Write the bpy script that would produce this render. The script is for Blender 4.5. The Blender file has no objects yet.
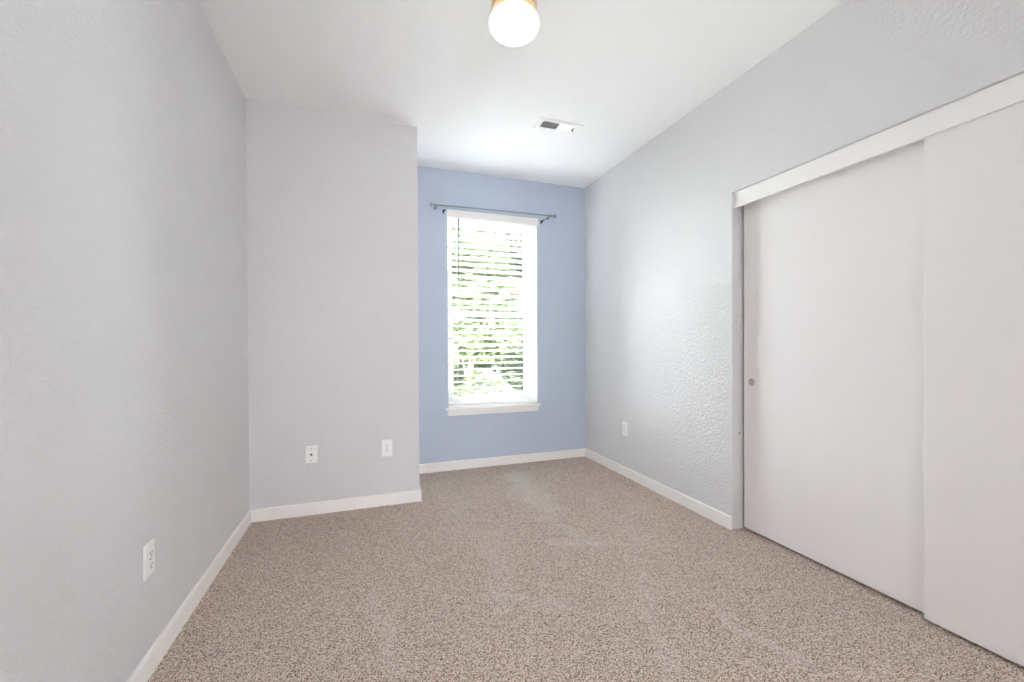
import bpy, bmesh, math, random
from mathutils import Vector, Matrix
random.seed(7)
S = bpy.context.scene
C = S.collection

# ------------------------------------------------------------------ camera
YAW, PITCH, ROLL = 0.3357, -0.0065, -0.0048
fw = Vector((math.sin(YAW)*math.cos(PITCH), math.cos(YAW)*math.cos(PITCH), math.sin(PITCH)))
rt = Vector((math.cos(YAW), -math.sin(YAW), 0)); up = rt.cross(fw)
r2 = rt*math.cos(ROLL) + up*math.sin(ROLL); u2 = -rt*math.sin(ROLL) + up*math.cos(ROLL)
cam = bpy.data.objects.new('camera', bpy.data.cameras.new('camera')); C.objects.link(cam)
cam.matrix_world = Matrix(((r2.x, u2.x, -fw.x, 0), (r2.y, u2.y, -fw.y, 0), (r2.z, u2.z, -fw.z, 1.1423), (0, 0, 0, 1)))
cam.data.sensor_width = 36; cam.data.lens = 416.295/1024*36; cam.data.shift_y = 6.67/1024
cam.data.clip_start = 0.02
S.camera = cam

# ------------------------------------------------------------------ world, sun, lights, exposure
WORLD = 12.5
w = bpy.data.worlds.new('overcast sky'); S.world = w; w.use_nodes = True
bg = w.node_tree.nodes['Background']; bg.inputs[0].default_value = (0.86, 0.94, 1.0, 1); bg.inputs[1].default_value = WORLD
sun = bpy.data.objects.new('sun', bpy.data.lights.new('sun', 'SUN')); C.objects.link(sun)
sun.data.energy = 5.0; sun.data.angle = 0.03; sun.data.color = (1, .96, .88)
sun.rotation_euler = Vector((-.6, -.02, -.75)).to_track_quat('-Z', 'Y').to_euler()
port = bpy.data.objects.new('window_portal', bpy.data.lights.new('window_portal', 'AREA')); C.objects.link(port)
port.data.shape = 'RECTANGLE'; port.data.size = .78; port.data.size_y = 1.8; port.data.cycles.is_portal = True
port.location = (1.143, 3.99, 1.46); port.rotation_euler = (-math.pi/2, 0, 0)   # faces -Y, into the room
# fill lamps added outside the window, unseen: below, above and to both sides
def window_fill(name, loc, sx, sy, watts, target=(1.14, 3.9, 1.45), col=(.91, .955, 1)):
    o = bpy.data.objects.new(name, bpy.data.lights.new(name, 'AREA')); C.objects.link(o)
    o.data.shape = 'RECTANGLE'; o.data.size = sx; o.data.size_y = sy; o.data.energy = watts; o.data.color = col
    o.location = loc; o.rotation_euler = (Vector(target)-Vector(loc)).to_track_quat('-Z', 'Y').to_euler()
window_fill('ground_fill', (1.3, 6.0, -.25), 5, 1.4, 520)
window_fill('right_fill', (4.2, 5.6, 2.0), 3.0, 4.0, 700)
window_fill('left_fill', (-2.0, 6.2, 2.0), 4.0, 4.0, 170)
window_fill('high_fill', (1.2, 5.2, 3.9), 4, 2, 5800)
hall = bpy.data.objects.new('hall_light', bpy.data.lights.new('hall_light', 'AREA')); C.objects.link(hall)
hall.data.shape = 'RECTANGLE'; hall.data.size = 1.0; hall.data.size_y = 1.9; hall.data.energy = 39; hall.data.color = (.92, .955, 1)
hall.location = (.55, -2.6, 1.35); hall.rotation_euler = (math.pi/2, 0, 0)   # added fill lamp on the hall's end wall, aimed through the doorway
GLOBE = .5
S.view_settings.view_transform = 'Standard'; S.view_settings.look = 'None'
S.view_settings.gamma = 1; S.view_settings.use_curve_mapping = False
S.view_settings.exposure = 1.12
S.cycles.max_bounces = 16; S.cycles.diffuse_bounces = 12; S.cycles.transparent_max_bounces = 16
S.cycles.glossy_bounces = 3; S.cycles.caustics_reflective = False; S.cycles.caustics_refractive = False
S.cycles.sample_clamp_indirect = 200; S.cycles.sample_clamp_direct = 2.5

# ------------------------------------------------------------------ room measures
ZC = 2.74; XL = -.7265; XR = 2.1139; YB = 3.1103; YW = 3.7784; XS = .3601; YC = 1.9649
YF = -1.0; YC0 = .135; ZO = 2.067; T = .2

# ------------------------------------------------------------------ materials
def lin(c):
    return tuple((v/12.92 if v <= .04045 else ((v+.055)/1.055)**2.4) for v in [x/255 for x in c]) + (1,)
def mat(name, rgb, rough=.6, metal=0, spec=.5):
    m = bpy.data.materials.new(name); m.use_nodes = True
    b = m.node_tree.nodes['Principled BSDF']
    b.inputs['Base Color'].default_value = lin(rgb); b.inputs['Roughness'].default_value = rough
    b.inputs['Metallic'].default_value = metal; b.inputs['Specular IOR Level'].default_value = spec
    return m
def nd(m, t, **k):
    n = m.node_tree.nodes.new(t)
    for a, v in k.items(): setattr(n, a, v)
    return n
def lk(m, a, b): m.node_tree.links.new(a, b)
def pos(m): return nd(m, 'ShaderNodeNewGeometry').outputs['Position']
def paint(name, rgb, scale=150, strength=.25, rough=.65, dist=.002):
    """roller and orange-peel texture on painted drywall"""
    m = mat(name, rgb, rough, spec=.3); b = m.node_tree.nodes['Principled BSDF']; p = pos(m)
    n = nd(m, 'ShaderNodeTexNoise'); n.inputs['Scale'].default_value = scale; n.inputs['Detail'].default_value = 2; lk(m, p, n.inputs[0])
    bp = nd(m, 'ShaderNodeBump'); bp.inputs['Strength'].default_value = strength; bp.inputs['Distance'].default_value = dist
    lk(m, n.outputs[0], bp.inputs['Height']); lk(m, bp.outputs[0], b.inputs['Normal'])
    return m
M = {}
M['wall'] = paint('warm_grey_wall_paint', (222, 221, 222), 75, 1.0, dist=.004)
M['blue'] = paint('blue_wall_paint', (195, 206, 223), 75, .8)
M['ceil'] = paint('white_ceiling_paint', (248, 248, 248), 60, .4)
M['trim'] = mat('white_trim_paint', (248, 245, 243), .35)
M['door'] = paint('white_door_paint', (241, 238, 237), 300, .08, .45)
M['vinyl'] = mat('white_window_vinyl', (235, 236, 238), .3)
M['plate'] = mat('white_plastic', (250, 249, 248), .3)
M['dark'] = mat('dark_hole', (22, 20, 20), .8)
M['duct'] = mat('dark_duct', (84, 84, 88), .7)
M['steel'] = mat('brushed_steel_rod', (150, 157, 168), .35, .7)
M['black'] = mat('black_metal', (22, 23, 28), .45, .3)
M['brass'] = mat('satin_brass', (226, 206, 176), .32, 1)
M['pull'] = mat('beige_pull_cup', (196, 183, 168), .45)
M['wand'] = mat('clear_grey_acrylic_wand', (60, 62, 66), .3)
M['cord'] = mat('white_blind_cord', (225, 226, 228), .7)
M['bark'] = mat('bark', (92, 82, 70), .9)
M['bounce_slab'] = mat('pale_concrete', (205, 203, 198), .8)
M['lawn'] = mat('lawn_grass', (70, 82, 50), .9)
# slats: slightly translucent faux wood
m = mat('white_blind_slat', (243, 243, 243), .4); M['slat'] = m
tl = nd(m, 'ShaderNodeBsdfTranslucent'); tl.inputs[0].default_value = (.92, .93, .94, 1)
mx = nd(m, 'ShaderNodeMixShader'); mx.inputs[0].default_value = .4
lk(m, m.node_tree.nodes['Principled BSDF'].outputs[0], mx.inputs[1]); lk(m, tl.outputs[0], mx.inputs[2]); lk(m, mx.outputs[0], m.node_tree.nodes['Material Output'].inputs[0])
# globe
m = bpy.data.materials.new('lit_opal_glass'); m.use_nodes = True; M['globe'] = m
b = m.node_tree.nodes['Principled BSDF']; b.inputs['Base Color'].default_value = (.5, .48, .44, 1); b.inputs['Roughness'].default_value = .15
b.inputs['Emission Color'].default_value = (1, .91, .70, 1); b.inputs['Emission Strength'].default_value = GLOBE
# thin window glass
m = bpy.data.materials.new('clear_window_glass'); m.use_nodes = True; M['glass'] = m
nt = m.node_tree; nt.nodes.remove(nt.nodes['Principled BSDF'])
tr = nd(m, 'ShaderNodeBsdfTransparent'); tr.inputs[0].default_value = (.95, .97, .96, 1)
gl = nd(m, 'ShaderNodeBsdfGlossy'); gl.inputs['Roughness'].default_value = .02
fr = nd(m, 'ShaderNodeFresnel'); fr.inputs[0].default_value = 1.45
mx = nd(m, 'ShaderNodeMixShader'); lk(m, fr.outputs[0], mx.inputs[0]); lk(m, tr.outputs[0], mx.inputs[1]); lk(m, gl.outputs[0], mx.inputs[2])
lk(m, mx.outputs[0], nt.nodes['Material Output'].inputs[0])
# leaves
def leafmat(name, c1, c2):
    m = mat(name, c1, .45); b = m.node_tree.nodes['Principled BSDF']
    n = nd(m, 'ShaderNodeTexNoise'); n.inputs['Scale'].default_value = 9; lk(m, pos(m), n.inputs[0])
    r = nd(m, 'ShaderNodeValToRGB'); r.color_ramp.elements[0].color = lin(c1); r.color_ramp.elements[1].color = lin(c2)
    r.color_ramp.elements[0].position = .35; r.color_ramp.elements[1].position = .65
    lk(m, n.outputs[0], r.inputs[0]); lk(m, r.outputs[0], b.inputs['Base Color'])
    return m
M['leafA'] = leafmat('dark_leaves', (48, 54, 42), (76, 84, 56))
M['leafB'] = leafmat('light_leaves', (70, 78, 54), (104, 114, 78))
# carpet: flecked cut pile with lighter vacuum strokes
m = mat('flecked_beige_carpet', (160, 145, 132), .95, spec=.1); M['carpet'] = m
b = m.node_tree.nodes['Principled BSDF']; P = pos(m)
b.inputs['Sheen Weight'].default_value = .15
vo = nd(m, 'ShaderNodeTexVoronoi'); vo.inputs['Scale'].default_value = 300; lk(m, P, vo.inputs['Vector'])
rgb2 = nd(m, 'ShaderNodeSeparateColor'); lk(m, vo.outputs['Color'], rgb2.inputs[0])
no = nd(m, 'ShaderNodeTexNoise'); no.inputs['Scale'].default_value = 190; no.inputs['Detail'].default_value = 3; lk(m, P, no.inputs['Vector'])
def mth(op, a, bb=None, cc=None, clamp=False):
    n = nd(m, 'ShaderNodeMath', operation=op, use_clamp=clamp)
    for i, v in enumerate((a, bb, cc)):
        if v is None: continue
        if isinstance(v, (int, float)): n.inputs[i].default_value = v
        else: lk(m, v, n.inputs[i])
    return n.outputs[0]
fleck = mth('ADD', mth('MULTIPLY', rgb2.outputs[0], .7), mth('MULTIPLY', mth('SUBTRACT', no.outputs[0], .32), 1.15))   # ~0..1
rp = nd(m, 'ShaderNodeValToRGB'); cr = rp.color_ramp
cr.elements[0].position = .1; cr.elements[0].color = lin((54, 36, 27))
cr.elements[1].position = .92; cr.elements[1].color = lin((250, 240, 230))
for ps, c in ((.32, (140, 111, 94)), (.5, (222, 196, 178)), (.7, (249, 229, 213))):
    e = cr.elements.new(ps); e.color = lin(c)
lk(m, fleck, rp.inputs[0])
# strokes of the vacuum cleaner, where the pile leans the other way (floor coordinates in metres)
sx = nd(m, 'ShaderNodeSeparateXYZ'); lk(m, P, sx.inputs[0])
wob = nd(m, 'ShaderNodeTexNoise'); wob.inputs['Scale'].default_value = 5; lk(m, P, wob.inputs['Vector'])
X = mth('ADD', sx.outputs[0], mth('MULTIPLY', mth('SUBTRACT', wob.outputs[0], .5), .22)); Y = sx.outputs[1]
tot = None
for (x1, y1, x2, y2, r, a) in ((1.28, 1.75, .98, 1.15, .05, .30), (1.41, 1.40, 1.44, 1.08, .045, .42), (1.20, 3.45, 1.18, 2.62, .16, .42), (1.62, 2.9, 1.5, 2.0, .10, .12),
                            (.55, 3.4, .62, 2.2, .12, .16), (1.0, 2.2, 1.3, 2.05, .05, .30), (.75, 2.4, .55, 1.7, .10, .16),
                            (.02, 2.0, .12, 1.5, .05, .28), (.55, 1.85, .80, 1.62, .05, .22), (1.7, 1.75, 1.95, 1.0, .07, .10), (1.12, 2.5, 1.22, 2.1, .05, .22)):
    dx, dy = x2-x1, y2-y1; L2 = dx*dx+dy*dy
    t = mth('ADD', mth('MULTIPLY', mth('SUBTRACT', X, x1), dx/L2), mth('MULTIPLY', mth('SUBTRACT', Y, y1), dy/L2), clamp=True)
    ex = mth('SUBTRACT', mth('SUBTRACT', X, x1), mth('MULTIPLY', t, dx)); ey = mth('SUBTRACT', mth('SUBTRACT', Y, y1), mth('MULTIPLY', t, dy))
    d = mth('SQRT', mth('ADD', mth('MULTIPLY', ex, ex), mth('MULTIPLY', ey, ey)))
    v = mth('MULTIPLY', mth('SUBTRACT', 1, mth('DIVIDE', d, r), clamp=True), a*1.5)
    tot = v if tot is None else mth('ADD', tot, v)
big = nd(m, 'ShaderNodeTexNoise'); big.inputs['Scale'].default_value = 2.2; big.inputs['Detail'].default_value = 3; lk(m, P, big.inputs['Vector'])
tot = mth('ADD', tot, mth('MULTIPLY', mth('SUBTRACT', big.outputs[0], .5), .25), clamp=True)
mxc = nd(m, 'ShaderNodeMix', data_type='RGBA'); lk(m, tot, mxc.inputs[0]); lk(m, rp.outputs[0], mxc.inputs[6])
gn = nd(m, 'ShaderNodeMix', data_type='RGBA', blend_type='SCREEN'); gn.inputs[0].default_value = 1; lk(m, rp.outputs[0], gn.inputs[6]); gn.inputs[7].default_value = (.42, .40, .37, 1)
lk(m, gn.outputs[2], mxc.inputs[7])
lk(m, mxc.outputs[2], b.inputs['Base Color'])
bp = nd(m, 'ShaderNodeBump'); bp.inputs['Strength'].default_value = 1.0; bp.inputs['Distance'].default_value = .007
lk(m, fleck, bp.inputs['Height']); lk(m, bp.outputs[0], b.inputs['Normal'])

# ------------------------------------------------------------------ helpers
def box(bm, x0, x1, y0, y1, z0, z1, mtx=None):
    vs = [bm.verts.new(Vector((x, y, z)) if mtx is None else mtx @ Vector((x, y, z))) for x in (x0, x1) for y in (y0, y1) for z in (z0, z1)]
    for f in ((0, 1, 3, 2), (4, 6, 7, 5), (0, 4, 5, 1), (2, 3, 7, 6), (0, 2, 6, 4), (1, 5, 7, 3)): bm.faces.new([vs[i] for i in f])
def cyl(bm, p, q, r, n=20, r2=None):
    p, q = Vector(p), Vector(q); d = q-p
    mt = Matrix.Translation((p+q)/2) @ d.to_track_quat('Z', 'Y').to_matrix().to_4x4()
    bmesh.ops.create_cone(bm, cap_ends=True, segments=n, radius1=r, radius2=r if r2 is None else r2, depth=d.length, matrix=mt)
def lathe(bm, prof, n=48, mtx=Matrix()):
    rings = []
    for (r, z) in prof:
        if r < 1e-6: rings.append([bm.verts.new(mtx @ Vector((0, 0, z)))])
        else: rings.append([bm.verts.new(mtx @ Vector((r*math.cos(a), r*math.sin(a), z))) for a in [2*math.pi*i/n for i in range(n)]])
    for a, b_ in zip(rings, rings[1:]):
        for i in range(n):
            j = (i+1) % n
            if len(a) == 1 and len(b_) == 1: continue
            if len(a) == 1: bm.faces.new((a[0], b_[i], b_[j]))
            elif len(b_) == 1: bm.faces.new((a[i], a[j], b_[0]))
            else: bm.faces.new((a[i], a[j], b_[j], b_[i]))
def obj(name, bm, material, parent=None, bevel=0, smooth=False, seg=2):
    bmesh.ops.recalc_face_normals(bm, faces=bm.faces[:])
    me = bpy.data.meshes.new(name); bm.to_mesh(me); bm.free()
    me.materials.append(M[material] if isinstance(material, str) else material)
    o = bpy.data.objects.new(name, me); C.objects.link(o)
    if parent is not None: o.parent = parent
    if smooth:
        for p in me.polygons: p.use_smooth = True
    if bevel:
        md = o.modifiers.new('bevel', 'BEVEL'); md.width = bevel; md.segments = seg; md.limit_method = 'ANGLE'
    return o
def tag(o, label, cat, group=None, kind=None):
    o['label'] = label; o['category'] = cat
    if group: o['group'] = group
    if kind: o['kind'] = kind
    return o
def empty(name, loc, rz=0):
    o = bpy.data.objects.new(name, None); C.objects.link(o); o.location = loc; o.rotation_euler = (0, 0, rz); o.empty_display_size = .05
    return o
def struct(name, bm, m, label, cat, bevel=0):
    return tag(obj(name, bm, m, bevel=bevel), label, cat, kind='structure')
nb = bmesh.new

# ------------------------------------------------------------------ room shell
bm = nb(); box(bm, XL-T, XR+1.0, YF-T, YW+T, -.15, 0)
struct('floor', bm, 'carpet', 'flecked beige and brown cut pile carpet covering the whole floor', 'carpet')
bm = nb(); box(bm, XL-T, XR+1.0, YF-T, YW+T, ZC, ZC+.15)
struct('ceiling', bm, 'ceil', 'flat white painted ceiling above the whole room', 'ceiling')
bm = nb(); box(bm, XL-T, XL, YF, YB, 0, ZC)
struct('wall_left', bm, 'wall', 'long pale grey wall with orange peel texture on the left', 'wall')
bm = nb(); box(bm, XL-T, XS, YB, YW+T, 0, ZC)
struct('wall_corner', bm, 'wall', 'pale grey wall block jutting out left of the blue wall', 'wall')
# blue wall with the window opening
WX0, WX1, WZ0, WZ1 = .700, 1.583, .550, 2.355
bm = nb()
box(bm, XS, WX0, YW, YW+T, 0, ZC); box(bm, WX1, XR, YW, YW+T, 0, ZC)
box(bm, WX0, WX1, YW, YW+T, 0, WZ0); box(bm, WX0, WX1, YW, YW+T, WZ1, ZC)
struct('wall_back', bm, 'blue', 'light blue accent wall around the window', 'wall')
# right wall with the closet opening
bm = nb(); TR = .125
box(bm, XR, XR+TR, YC, YW+T, 0, ZC); box(bm, XR, XR+TR, YF, YC0, 0, ZC); box(bm, XR, XR+TR, YC0, YC, ZO, ZC)
struct('wall_right', bm, 'wall', 'pale grey right wall with the closet opening', 'wall')
# closet interior behind the sliding doors
bm = nb()
box(bm, XR+.75, XR+.85, YC0-.3, YC+.3, 0, ZC); box(bm, XR+TR, XR+.75, YC+.2, YC+.3, 0, ZC); box(bm, XR+TR, XR+.75, YC0-.3, YC0-.2, 0, ZC)
struct('wall_closet', bm, 'wall', 'inner walls of the closet behind the sliding doors', 'wall')
# wall behind the photographer
bm = nb(); DX0, DX1, DZ = .05, 1.05, 2.06  # doorway added so the hall fill lamp reaches the room
box(bm, XL-T, DX0, YF-T, YF, 0, ZC); box(bm, DX1, XR+TR, YF-T, YF, 0, ZC); box(bm, DX0, DX1, YF-T, YF, DZ, ZC)
struct('wall_front', bm, 'wall', 'grey wall facing the window wall, with an open doorway added for fill light', 'wall')
bm = nb(); box(bm, -.15, -.05, -2.8, YF-T, 0, ZC); box(bm, 1.15, 1.25, -2.8, YF-T, 0, ZC); box(bm, -.15, 1.25, -2.8, -2.7, 0, ZC)  # unseen short hall, added to house the fill lamp
struct('wall_added_hall', bm, 'wall', 'grey walls of the short hall added beyond the doorway for a fill lamp', 'wall')
bm = nb(); box(bm, -.15, 1.25, -2.8, YF-T, -.15, 0); struct('floor_added_hall', bm, 'carpet', 'flecked beige carpet of the added short hall', 'carpet')
bm = nb(); box(bm, -.15, 1.25, -2.8, YF-T, ZC, ZC+.15); struct('ceiling_added_hall', bm, 'ceil', 'white ceiling of the added short hall', 'ceiling')

# ------------------------------------------------------------------ baseboards (eased top edge)
BH, BT = .080, .013
def base(name, pts, label):
    """pts: wall line corners with the room on the right hand side; swept profile with mitred corners"""
    prof = [(0, 0), (BT, 0), (BT, BH-.006), (BT-.003, BH-.001), (BT-.006, BH), (0, BH)]
    bm = nb(); rows = []
    for i, p in enumerate(pts):
        p = Vector(p)
        d1 = (p-Vector(pts[i-1])).normalized() if i else None
        d2 = (Vector(pts[i+1])-p).normalized() if i < len(pts)-1 else None
        d1 = d1 or d2; d2 = d2 or d1
        n1 = Vector((d1.y, -d1.x)); n2 = Vector((d2.y, -d2.x)); n = (n1+n2); n = n/(n.dot(n1))
        rows.append([bm.verts.new((p.x+n.x*a, p.y+n.y*a, z)) for a, z in prof])
    for a, b_ in zip(rows, rows[1:]):
        for k in range(len(prof)):
            kk = (k+1) % len(prof); bm.faces.new((a[k], a[kk], b_[kk], b_[k]))
    bm.faces.new(rows[0]); bm.faces.new(rows[-1][::-1])
    return struct(name, bm, 'trim', label, 'baseboard')
base('baseboard_left', [(XL, YF+.013), (XL, YB)], 'white baseboard along the long left wall')
base('baseboard_corner', [(XL+BT, YB), (XS, YB), (XS, YW)], 'white baseboard wrapping the grey wall block left of the blue wall')
base('baseboard_back', [(XS+BT, YW), (XR, YW)], 'white baseboard under the window on the blue wall')
base('baseboard_right', [(XR, YW-BT), (XR, YC)], 'white baseboard between the blue wall and the closet')

# ------------------------------------------------------------------ window
win = tag(empty('window_1', (0, 0, 0)), 'tall white framed window behind the blind in the blue wall', 'window', kind='structure')
bm = nb()   # white returns lining the opening
box(bm, WX0, WX0+.004, YW+.002, YW+T, WZ0, WZ1); box(bm, WX1-.004, WX1, YW+.002, YW+T, WZ0, WZ1); box(bm, WX0, WX1, YW+.002, YW+T, WZ1-.004, WZ1)
box(bm, WX0, WX1, YW+.03, YW+T, WZ0, WZ0+.014)
obj('window_return', bm, 'trim', win)
FX0, FX1, FZ0, FZ1 = WX0+.004, WX1-.004, WZ0+.014, WZ1-.004
FY0, FY1 = YW+.135, YW+T+.02
def frame(bm, x0, x1, z0, z1, y0, y1, w, wb=None, wt=None):
    wb = wb or w; wt = wt or w
    box(bm, x0, x0+w, y0, y1, z0, z1); box(bm, x1-w, x1, y0, y1, z0, z1)
    box(bm, x0+w, x1-w, y0, y1, z0, z0+wb); box(bm, x0+w, x1-w, y0, y1, z1-wt, z1)
bm = nb(); frame(bm, FX0, FX1, FZ0, FZ1, FY0, FY1, .038)
obj('window_frame', bm, 'vinyl', win, bevel=.003)
RZ = 1.445
bm = nb(); frame(bm, FX0+.038, FX1-.038, FZ0+.038, RZ+.022, FY0+.012, FY0+.042, .036, .045, .04)
ls = obj('lower_sash', bm, 'vinyl', win, bevel=.003)
bm = nb(); frame(bm, FX0+.038, FX1-.038, RZ-.022, FZ1-.038, FY0+.046, FY0+.076, .030, .04, .036)
us = obj('upper_sash', bm, 'vinyl', win, bevel=.003)
bm = nb(); box(bm, FX0+.074, FX1-.074, FY0+.025, FY0+.029, FZ0+.083, RZ-.018); obj('pane', bm, 'glass', ls)
bm = nb(); box(bm, FX0+.068, FX1-.068, FY0+.059, FY0+.063, RZ+.018, FZ1-.074); obj('pane', bm, 'glass', us)
bm = nb(); box(bm, 1.10, 1.17, FY0-.004, FY0+.012, RZ+.006, RZ+.02); obj('sash_lock', bm, 'vinyl', ls, bevel=.003)
# sill: stool with horns and apron
bm = nb(); box(bm, .668, 1.601, YW-.036, YW, .548, .566); box(bm, WX0, WX1, YW, YW+.135, .548, .566)
bmesh.ops.remove_doubles(bm, verts=bm.verts[:], dist=1e-5)
sill = tag(obj('trim_1', bm, 'trim', bevel=.003), 'white window sill board with small projecting ends under the blind', 'window sill', kind='structure')
bm = nb(); box(bm, .690, 1.584, YW-.024, YW, .498, .548); obj('apron', bm, 'trim', sill, bevel=.003)

# ------------------------------------------------------------------ window blind
bl = tag(empty('window_blind', (1.1415, YW+.03, .60)), 'white horizontal slat blind hanging in the window opening, half open', 'window blind')
def bobj(name, bm, m, par=bl, **k):
    for v in bm.verts: v.co -= Vector(bl.location)
    return obj(name, bm, m, par, **k)
BX0, BX1 = WX0+.006, WX1-.006
bm = nb()
pr = [(0, 0), (-.010, 0), (-.014, .008), (-.014, .052), (-.020, .060), (-.020, .068), (0, .068)]
a = [bm.verts.new((.694, YW-.006+y, 2.305+z)) for y, z in pr]; c = [bm.verts.new((1.590, YW-.006+y, 2.305+z)) for y, z in pr]
for k in range(len(pr)):
    kk = (k+1) % len(pr); bm.faces.new((a[k], a[kk], c[kk], c[k]))
bm.faces.new(a); bm.faces.new(c[::-1])
box(bm, .694, .700, YW-.006, YW-.0005, 2.305, 2.373); box(bm, 1.584, 1.590, YW-.006, YW-.0005, 2.305, 2.373)
bobj('valance', bm, 'trim')
bm = nb(); box(bm, BX0, BX1, YW+.004, YW+.055, 2.300, 2.345); bobj('head_rail', bm, 'plate', bevel=.002)
SW, TILT, YS = .0635, math.radians(11), YW+.034
bm = nb(); k = 0; PITCHZ = .0577
while .628+k*PITCHZ < 2.295:
    z = .628+k*PITCHZ; t = TILT + random.uniform(-.012, .012)
    mt = Matrix.Translation((0, YS, z)) @ Matrix.Rotation(-t, 4, 'X')
    n = 6; rows = []
    for x in (BX0, BX1):
        tp = []; bt = []
        for i in range(n+1):
            y = -SW/2+SW*i/n; cr_ = .0022*(1-(2*i/n-1)**2)
            tp.append(bm.verts.new(mt @ Vector((x, y, cr_+.0014)))); bt.append(bm.verts.new(mt @ Vector((x, y, cr_-.0014))))
        rows.append(tp+bt[::-1])
    q = len(rows[0])
    for i in range(q):
        j = (i+1) % q; bm.faces.new((rows[0][i], rows[0][j], rows[1][j], rows[1][i]))
    bm.faces.new(rows[0]); bm.faces.new(rows[1][::-1]); k += 1
bobj('slats', bm, 'slat')
ztop = .628+(k-1)*PITCHZ
bm = nb()
mt = Matrix.Translation((1.1415, YS, .594)) @ Matrix.Rotation(math.radians(.6), 4, 'Y')
box(bm, BX0-1.1415, BX1-1.1415, -.03, .03, -.010, .010, mt); bobj('bottom_rail', bm, 'plate', bevel=.003)
for x in (.80, 1.1415, 1.483):
    bm = nb()
    for y in (-.030, .030): cyl(bm, (x, YS+y, .59), (x, YS+y, 2.31), .0011, 6)
    for i in range(k): cyl(bm, (x-.006, YS-.03, .622+i*PITCHZ), (x-.006, YS+.03, .622+i*PITCHZ), .0008, 5)
    bobj('ladder_cord', bm, 'cord')
bm = nb(); cyl(bm, (.803, YW-.008, 1.665), (.803, YW-.008, 2.300), .006, 8); cyl(bm, (.803, YW-.008, 1.655), (.803, YW-.008, 1.70), .0062, 8, .0045)
cyl(bm, (.803, YW-.008, 2.298), (.803, YW+.01, 2.318), .003, 8)
bobj('tilt_wand', bm, 'wand')

# ------------------------------------------------------------------ curtain rod with its brackets
RY, RZ1, RZ2 = YW-.07, 2.388, 2.399
rod = tag(empty('curtain_rod', (1.15, RY, 2.39)), 'thin grey metal curtain rod mounted above the window', 'curtain rod')
def robj(name, bm, m, **k):
    for v in bm.verts: v.co -= Vector(rod.location)
    return obj(name, bm, m, rod, **k)
bm = nb(); cyl(bm, (.572, RY, RZ1), (1.715, RY, RZ2), .0062, 16); robj('pole', bm, 'steel', smooth=False)
for s, x, z in ((-1, .572, RZ1), (1, 1.715, RZ2)):
    mt = Matrix.Translation((x, RY, z)) @ Matrix.Rotation(s*math.pi/2, 4, 'Y')
    bm = nb(); lathe(bm, [(0, -.004), (.008, -.004), (.008, .004), (.005, .008), (.005, .020), (.009, .024), (.018, .027), (.019, .032), (.012, .036), (0, .037)], 24, mt)
    robj('finial', bm, 'steel', smooth=False)
for x, z in ((.592, RZ1), (1.695, RZ2)):
    bm = nb(); cyl(bm, (x, YW, z-.008), (x, YW-.005, z-.008), .015, 20); cyl(bm, (x, YW, z-.008), (x, RY, z-.008), .0045, 12)
    cyl(bm, (x, RY, z-.014), (x, RY, z-.004), .0045, 12)
    lathe(bm, [(.0066, -.006), (.0095, -.006), (.0095, .006), (.0066, .006), (.0066, -.006)], 20, Matrix.Translation((x, RY, z)) @ Matrix.Rotation(math.pi/2, 4, 'Y'))
    robj('rod_bracket', bm, 'steel')
# small black hooks left on the wall beside the valance
def hook(x, z, s, label):
    t = tag(empty('wall_hook', (x, YW, z)), label, 'wall hook', 'black hooks beside the blind valance')
    bm = nb(); box(bm, -.007, .007, -.004, 0, -.018, .018); obj('hook_plate', bm, 'black', t, bevel=.0015)
    bm = nb(); cyl(bm, (0, -.003, .002), (0, -.038, .004), .0045, 10); cyl(bm, (0, -.036, .004), (s*.020, -.038, .004 if x < 1 else .018), .004, 10)
    cyl(bm, (0, -.034, .003), (0, -.036, -.010), .0055, 10)
    obj('hook_arm', bm, 'black', t)
hook(.664, 2.356, 1, 'small black metal hook at the left end of the blind valance')
hook(1.628, 2.348, 1, 'small black metal hook at the right end of the blind valance')

# ------------------------------------------------------------------ closet doors and header
def slide(name, x, y0, y1, z0, z1, label, pull=None):
    t = tag(empty(name, (x, (y0+y1)/2, z0)), label, 'closet door', kind='structure')
    def add(n, bm, m, **k):
        for v in bm.verts: v.co -= Vector(t.location)
        return obj(n, bm, m, t, **k)
    bm = nb()
    if pull is None:
        box(bm, x, x+.032, y0, y1, z0, z1); add('door_panel', bm, 'door', bevel=.002)
    else:
        box(bm, x, x+.032, y0, y1, z0, z1)
        p = add('door_panel', bm, 'door', bevel=.002)
        py, pz = pull; R = .021
        mt = Matrix.Translation((x, py, pz)) @ Matrix.Rotation(-math.pi/2, 4, 'Y')
        cb = nb(); cyl(cb, (x-.02, py, pz), (x+.010, py, pz), R-.002, 32)
        cut = add('pull_recess', cb, 'pull'); bo = p.modifiers.new('recess', 'BOOLEAN'); bo.operation = 'DIFFERENCE'; bo.object = cut; bo.solver = 'EXACT'
        p.modifiers.move(1, 0)
        dg = bpy.context.evaluated_depsgraph_get(); dg.update()
        me = bpy.data.meshes.new_from_object(p.evaluated_get(dg)); p.modifiers.clear(); p.data = me
        bpy.data.objects.remove(cut)
        bm = nb(); lathe(bm, [(R+.001, .0005), (R+.001, .0015), (R-.001, .0022), (R-.003, .001), (R-.004, -.006), (R-.007, -.0085), (0, -.0090)], 36, mt)
        add('finger_pull', bm, 'pull', smooth=True)
    return t
XD1, XD2 = 2.190, 2.1475
slide('door_1', XD1, YC-.965, YC-.017, .014, 2.045, 'far sliding closet door with a round finger pull, next to the jamb', pull=(1.894, .912))
slide('door_2', XD2, YC0+.008, 1.050, .014, 2.045, 'near sliding closet door overlapping the far one', pull=(.23, .912))
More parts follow.
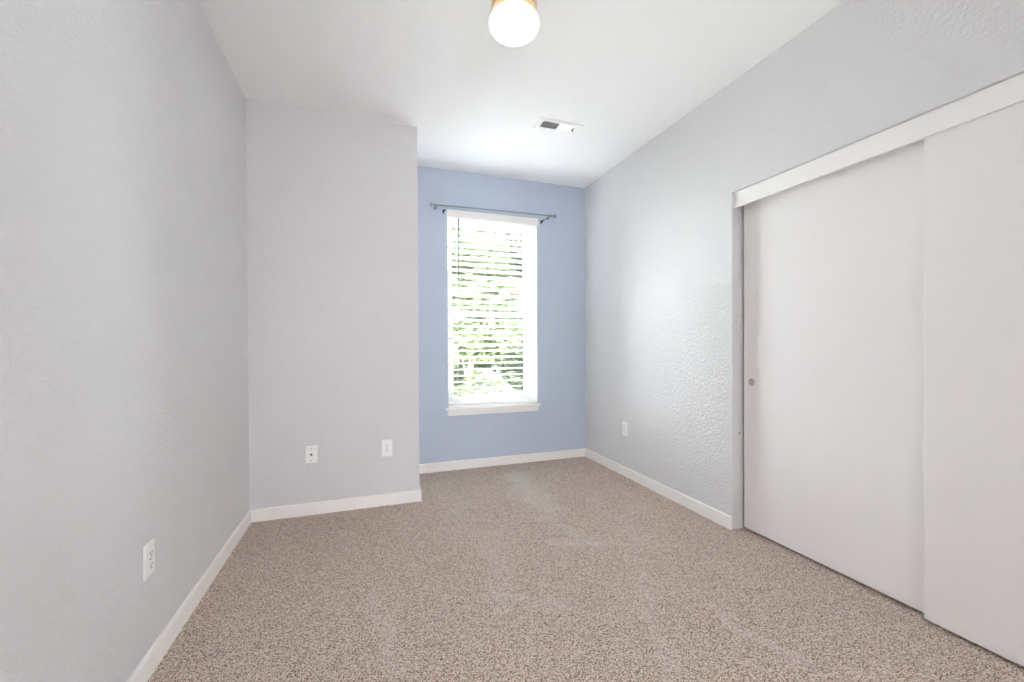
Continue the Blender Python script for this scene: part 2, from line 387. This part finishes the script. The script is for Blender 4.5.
bm = nb(); box(bm, 2.128, 2.142, YC0, YC, 1.973, ZO-.002)
tag(obj('trim_2', bm, 'trim', bevel=.0015), 'white header board hiding the track above the closet doors', 'header board', kind='structure')
bm = nb(); box(bm, 2.142, 2.23, YC0, YC, ZO-.016, ZO-.001); box(bm, 2.183, 2.186, YC0, YC, ZO-.035, ZO-.015); 
tag(obj('trim_3', bm, 'duct'), 'metal door track above the closet doors', 'door track', kind='structure')
t = tag(empty('wall_screw', (2.1723, YC, .591)), 'small dark screw in the closet jamb beside the far door', 'screw')
mt = Matrix.Rotation(math.pi/2, 4, 'X')
bm = nb(); lathe(bm, [(0, -.001), (.005, 0), (.0048, .0015), (.003, .003), (0, .0034)], 16, mt); obj('screw_head', bm, 'black', t)

# ------------------------------------------------------------------ wall plates
PW, PH, PD = .072, .118, .006
def plate_mesh():
    bm = nb(); w2, h2 = PW/2, PH/2
    ring = []
    for (ins, d) in ((0, 0), (0, .003), (.004, PD)):
        ring.append([bm.verts.new((sx_*(w2-ins), -d, sz*(h2-ins))) for sx_, sz in ((-1, -1), (1, -1), (1, 1), (-1, 1))])
    for a, b_ in zip(ring, ring[1:]):
        for i in range(4): j = (i+1) % 4; bm.faces.new((a[i], a[j], b_[j], b_[i]))
    bm.faces.new(ring[-1]); bm.faces.new(ring[0][::-1]); return bm
def outlet(loc, rz, label, group='duplex outlets low on the walls'):
    t = tag(empty('wall_outlet', loc, rz), label, 'wall outlet', group)
    obj('cover_plate', plate_mesh(), 'plate', t)
    for s in (1, -1):
        bm = nb()
        pts = []
        for i in range(24):
            a = 2*math.pi*i/24; x = .0175*math.cos(a); z = max(-.0140, min(.0140, .0178*math.sin(a))); pts.append((x, z))
        lo = [bm.verts.new((x, -PD+.001, z+s*.0195)) for x, z in pts]; hi = [bm.verts.new((x*.95, -PD-.003, z*.95+s*.0195)) for x, z in pts]
        for i in range(24): j = (i+1) % 24; bm.faces.new((lo[i], lo[j], hi[j], hi[i]))
        bm.faces.new(hi)
        rc = obj('receptacle', bm, 'plate', t)
        bm = nb(); y0, y1 = -PD-.0035, -PD-.0025
        box(bm, -.0075, -.0052, y0, y1, s*.0195-.001, s*.0195+.0085); box(bm, .0052, .0072, y0, y1, s*.0195, s*.0195+.0078)
        cyl(bm, (0, y0, s*.0195-.0075), (0, y1, s*.0195-.0075), .0027, 12)
        obj('slots', bm, 'duct', rc)
    bm = nb(); cyl(bm, (0, -PD+.001, 0), (0, -PD-.0015, 0), .0034, 14); obj('screw', bm, 'steel', t)
    return t
outlet((.133, YB, .408), 0, 'white duplex outlet on the grey wall block, right of the jack plate')
outlet((XL, 1.791, .398), math.pi/2, 'white duplex outlet on the long left wall near the camera')
outlet((XR, 3.085, .407), -math.pi/2, 'white duplex outlet on the right wall between window and closet')
t = tag(empty('jack_plate', (-.359, YB, .407)), 'white wall plate with one round cable jack, left of the outlet', 'wall plate')
obj('cover_plate', plate_mesh(), 'plate', t)
bm = nb(); cyl(bm, (0, -PD+.001, 0), (0, -PD-.004, 0), .0075, 6); cyl(bm, (0, -PD-.003, 0), (0, -PD-.011, 0), .0048, 16); obj('jack', bm, 'duct', t)
for z in (.042, -.042):
    bm = nb(); cyl(bm, (0, -PD+.001, z), (0, -PD-.0015, z), .0034, 14); obj('screw', bm, 'steel', t)

# ------------------------------------------------------------------ ceiling vent
VX0, VX1, VY0, VY1 = 1.165, 1.500, 2.690, 2.850
v = tag(empty('ceiling_vent', ((VX0+VX1)/2, (VY0+VY1)/2, ZC)), 'white metal air register on the ceiling with a dark louvred half', 'ceiling vent')
def vobj(name, bm, m, **k):
    for q in bm.verts: q.co -= Vector(v.location)
    return obj(name, bm, m, v, **k)
bm = nb(); o_ = [(VX0, VY0), (VX1, VY0), (VX1, VY1), (VX0, VY1)]
IX0, IX1, IY0, IY1 = VX0+.036, VX1-.036, VY0+.037, VY1-.037
i_ = [(IX0, IY0), (IX1, IY0), (IX1, IY1), (IX0, IY1)]
R0 = [bm.verts.new((x, y, ZC)) for x, y in o_]
R1 = [bm.verts.new((x+(.006 if x == VX0 else -.006), y+(.006 if y == VY0 else -.006), ZC-.007)) for x, y in o_]
R2_ = [bm.verts.new((x, y, ZC-.006)) for x, y in i_]; R3 = [bm.verts.new((x, y, ZC)) for x, y in i_]
for a, b_ in ((R0, R1), (R1, R2_), (R2_, R3)):
    for i in range(4): j = (i+1) % 4; bm.faces.new((a[i], a[j], b_[j], b_[i]))
vobj('vent_frame', bm, 'plate')
bm = nb(); box(bm, IX0, IX1, IY0, IY1, ZC-.0012, ZC-.0004); vobj('duct_opening', bm, 'duct')
xm = (IX0+IX1)/2
bm = nb(); box(bm, xm-.003, xm+.003, IY0, IY1, ZC-.0065, ZC-.001); vobj('divider', bm, 'plate')
for side in (0, 1):
    x0, x1 = (IX0, xm-.003) if side == 0 else (xm+.003, IX1)
    n = 12 if side == 0 else 12
    bm = nb()
    for i in range(n):
        x = x0+(x1-x0)*(i+.5)/n; a = math.radians(-52 if side == 0 else 18)
        wd = .0045 if side == 0 else .0068
        mt = Matrix.Translation((x, 0, ZC-.0045)) @ Matrix.Rotation(a, 4, 'Y')
        box(bm, -wd, wd, IY0, IY1, -.0004, .0004, mt)
    vobj('louvres', bm, 'plate')
bm = nb(); box(bm, 1.444, 1.449, 2.752, 2.778, ZC-.013, ZC-.006); cyl(bm, (1.4465, 2.765, ZC-.008), (1.452, 2.775, ZC-.020), .003, 8); vobj('damper_lever', bm, 'duct')

# ------------------------------------------------------------------ ceiling globe light
LX, LY, LZ, LR, LB = .622, 1.733, 2.553, .1115, .060
t = tag(empty('ceiling_light', (LX, LY, ZC)), 'round white glass ceiling light, switched on, with a brass base', 'ceiling light')
bm = nb(); lathe(bm, [(0, 0), (.094, 0), (.100, -.006), (.100, -.030), (.104, -.036), (.104, -.052), (.100, -.058), (.100, -.125), (.096, -.131), (.090, -.131), (.088, -.123), (0, -.123)], 64)
obj('lamp_base', bm, 'brass', t, smooth=False)
bm = nb(); pf = [(.060, .058)]
for i in range(1, 33):
    th = math.radians(35 + (180-35)*i/32); pf.append((LR*math.sin(th) if i < 32 else 0, LB*math.cos(th)))
lathe(bm, pf, 64, Matrix.Translation((0, 0, LZ-ZC)))
obj('lamp_globe', bm, 'globe', t, smooth=True)

# ------------------------------------------------------------------ outside: lawn, trees
bm = nb(); box(bm, -6, 10, YW+T+.02, 7.2, -.75, -.54)  # unseen pale slab added to bounce light up through the window
tag(obj('bounce_slab', bm, 'bounce_slab'), 'pale concrete slab added outside below the window to bounce light indoors', 'bounce_slab', kind='structure')
bm = nb(); box(bm, -25, 30, 7.2, 45, -.75, -.55)
tag(obj('lawn', bm, 'lawn'), 'pale green lawn outside the window', 'lawn', kind='structure')
def tree(x, y, h, r, lm, n, label, low=.12):
    t = tag(empty('leafy_tree', (x, y, -.55)), label, 'tree', 'leafy trees outside the window')
    rnd = random.Random(int(x*100+y*10))
    bm = nb(); cyl(bm, (0, 0, 0), (.05, 0, h*.55), .09, 10, .05)
    for i in range(7):
        a = rnd.uniform(0, 6.28); z = h*rnd.uniform(.15, .5); cyl(bm, (0, 0, z), (r*.6*math.cos(a), r*.6*math.sin(a), z+h*.25), .035, 7, .012)
    obj('trunk', bm, 'bark', t)
    bm = nb()
    blobs = [(Vector((rnd.uniform(-.75, .75)*r, rnd.uniform(-.5, .5)*r, h*rnd.uniform(low, .95))), r*rnd.uniform(.3, .5)) for _ in range(22)]
    for i in range(n):
        c_, rr = rnd.choice(blobs); d = Vector((rnd.gauss(0, 1), rnd.gauss(0, 1), rnd.gauss(0, 1))).normalized()*rr*rnd.uniform(.6, 1)**.5
        p = c_+d
        if p.z < .1: continue
        q = Matrix.Rotation(rnd.uniform(0, 6.28), 3, 'Z') @ Matrix.Rotation(rnd.uniform(-1.1, 1.1), 3, 'X')
        k_ = 1.5 if r > 2 else 1; l, w_ = rnd.uniform(.07, .12)*k_, rnd.uniform(.035, .055)*k_
        vs = [bm.verts.new(p + q @ Vector(u)) for u in ((-l, 0, 0), (0, -w_, .012), (l, 0, 0), (0, w_, .012))]
        bm.faces.new(vs)
    obj('foliage', bm, lm, t)
tree(1.9, 8.0, 4.3, 1.0, 'leafB', 13000, 'light green leafy tree outside, nearest to the window')
tree(4.3, 9.2, 5.0, 1.3, 'leafA', 15000, 'darker green leafy tree outside, behind the right half of the window')
tree(2.4, 11.6, 5.6, 1.5, 'leafA', 15000, 'dark green leafy tree farther away outside, behind the left half of the window')
tree(6.4, 12.8, 6.0, 1.7, 'leafB', 12000, 'light green tree farthest away outside on the right')
tree(3.2, 17.0, 8.0, 2.6, 'leafB', 15000, 'broad light green tree closing the view behind the others', low=.02)
tree(8.6, 24.0, 9.5, 2.8, 'leafA', 15000, 'broad dark green tree closing the view on the right', low=.02)
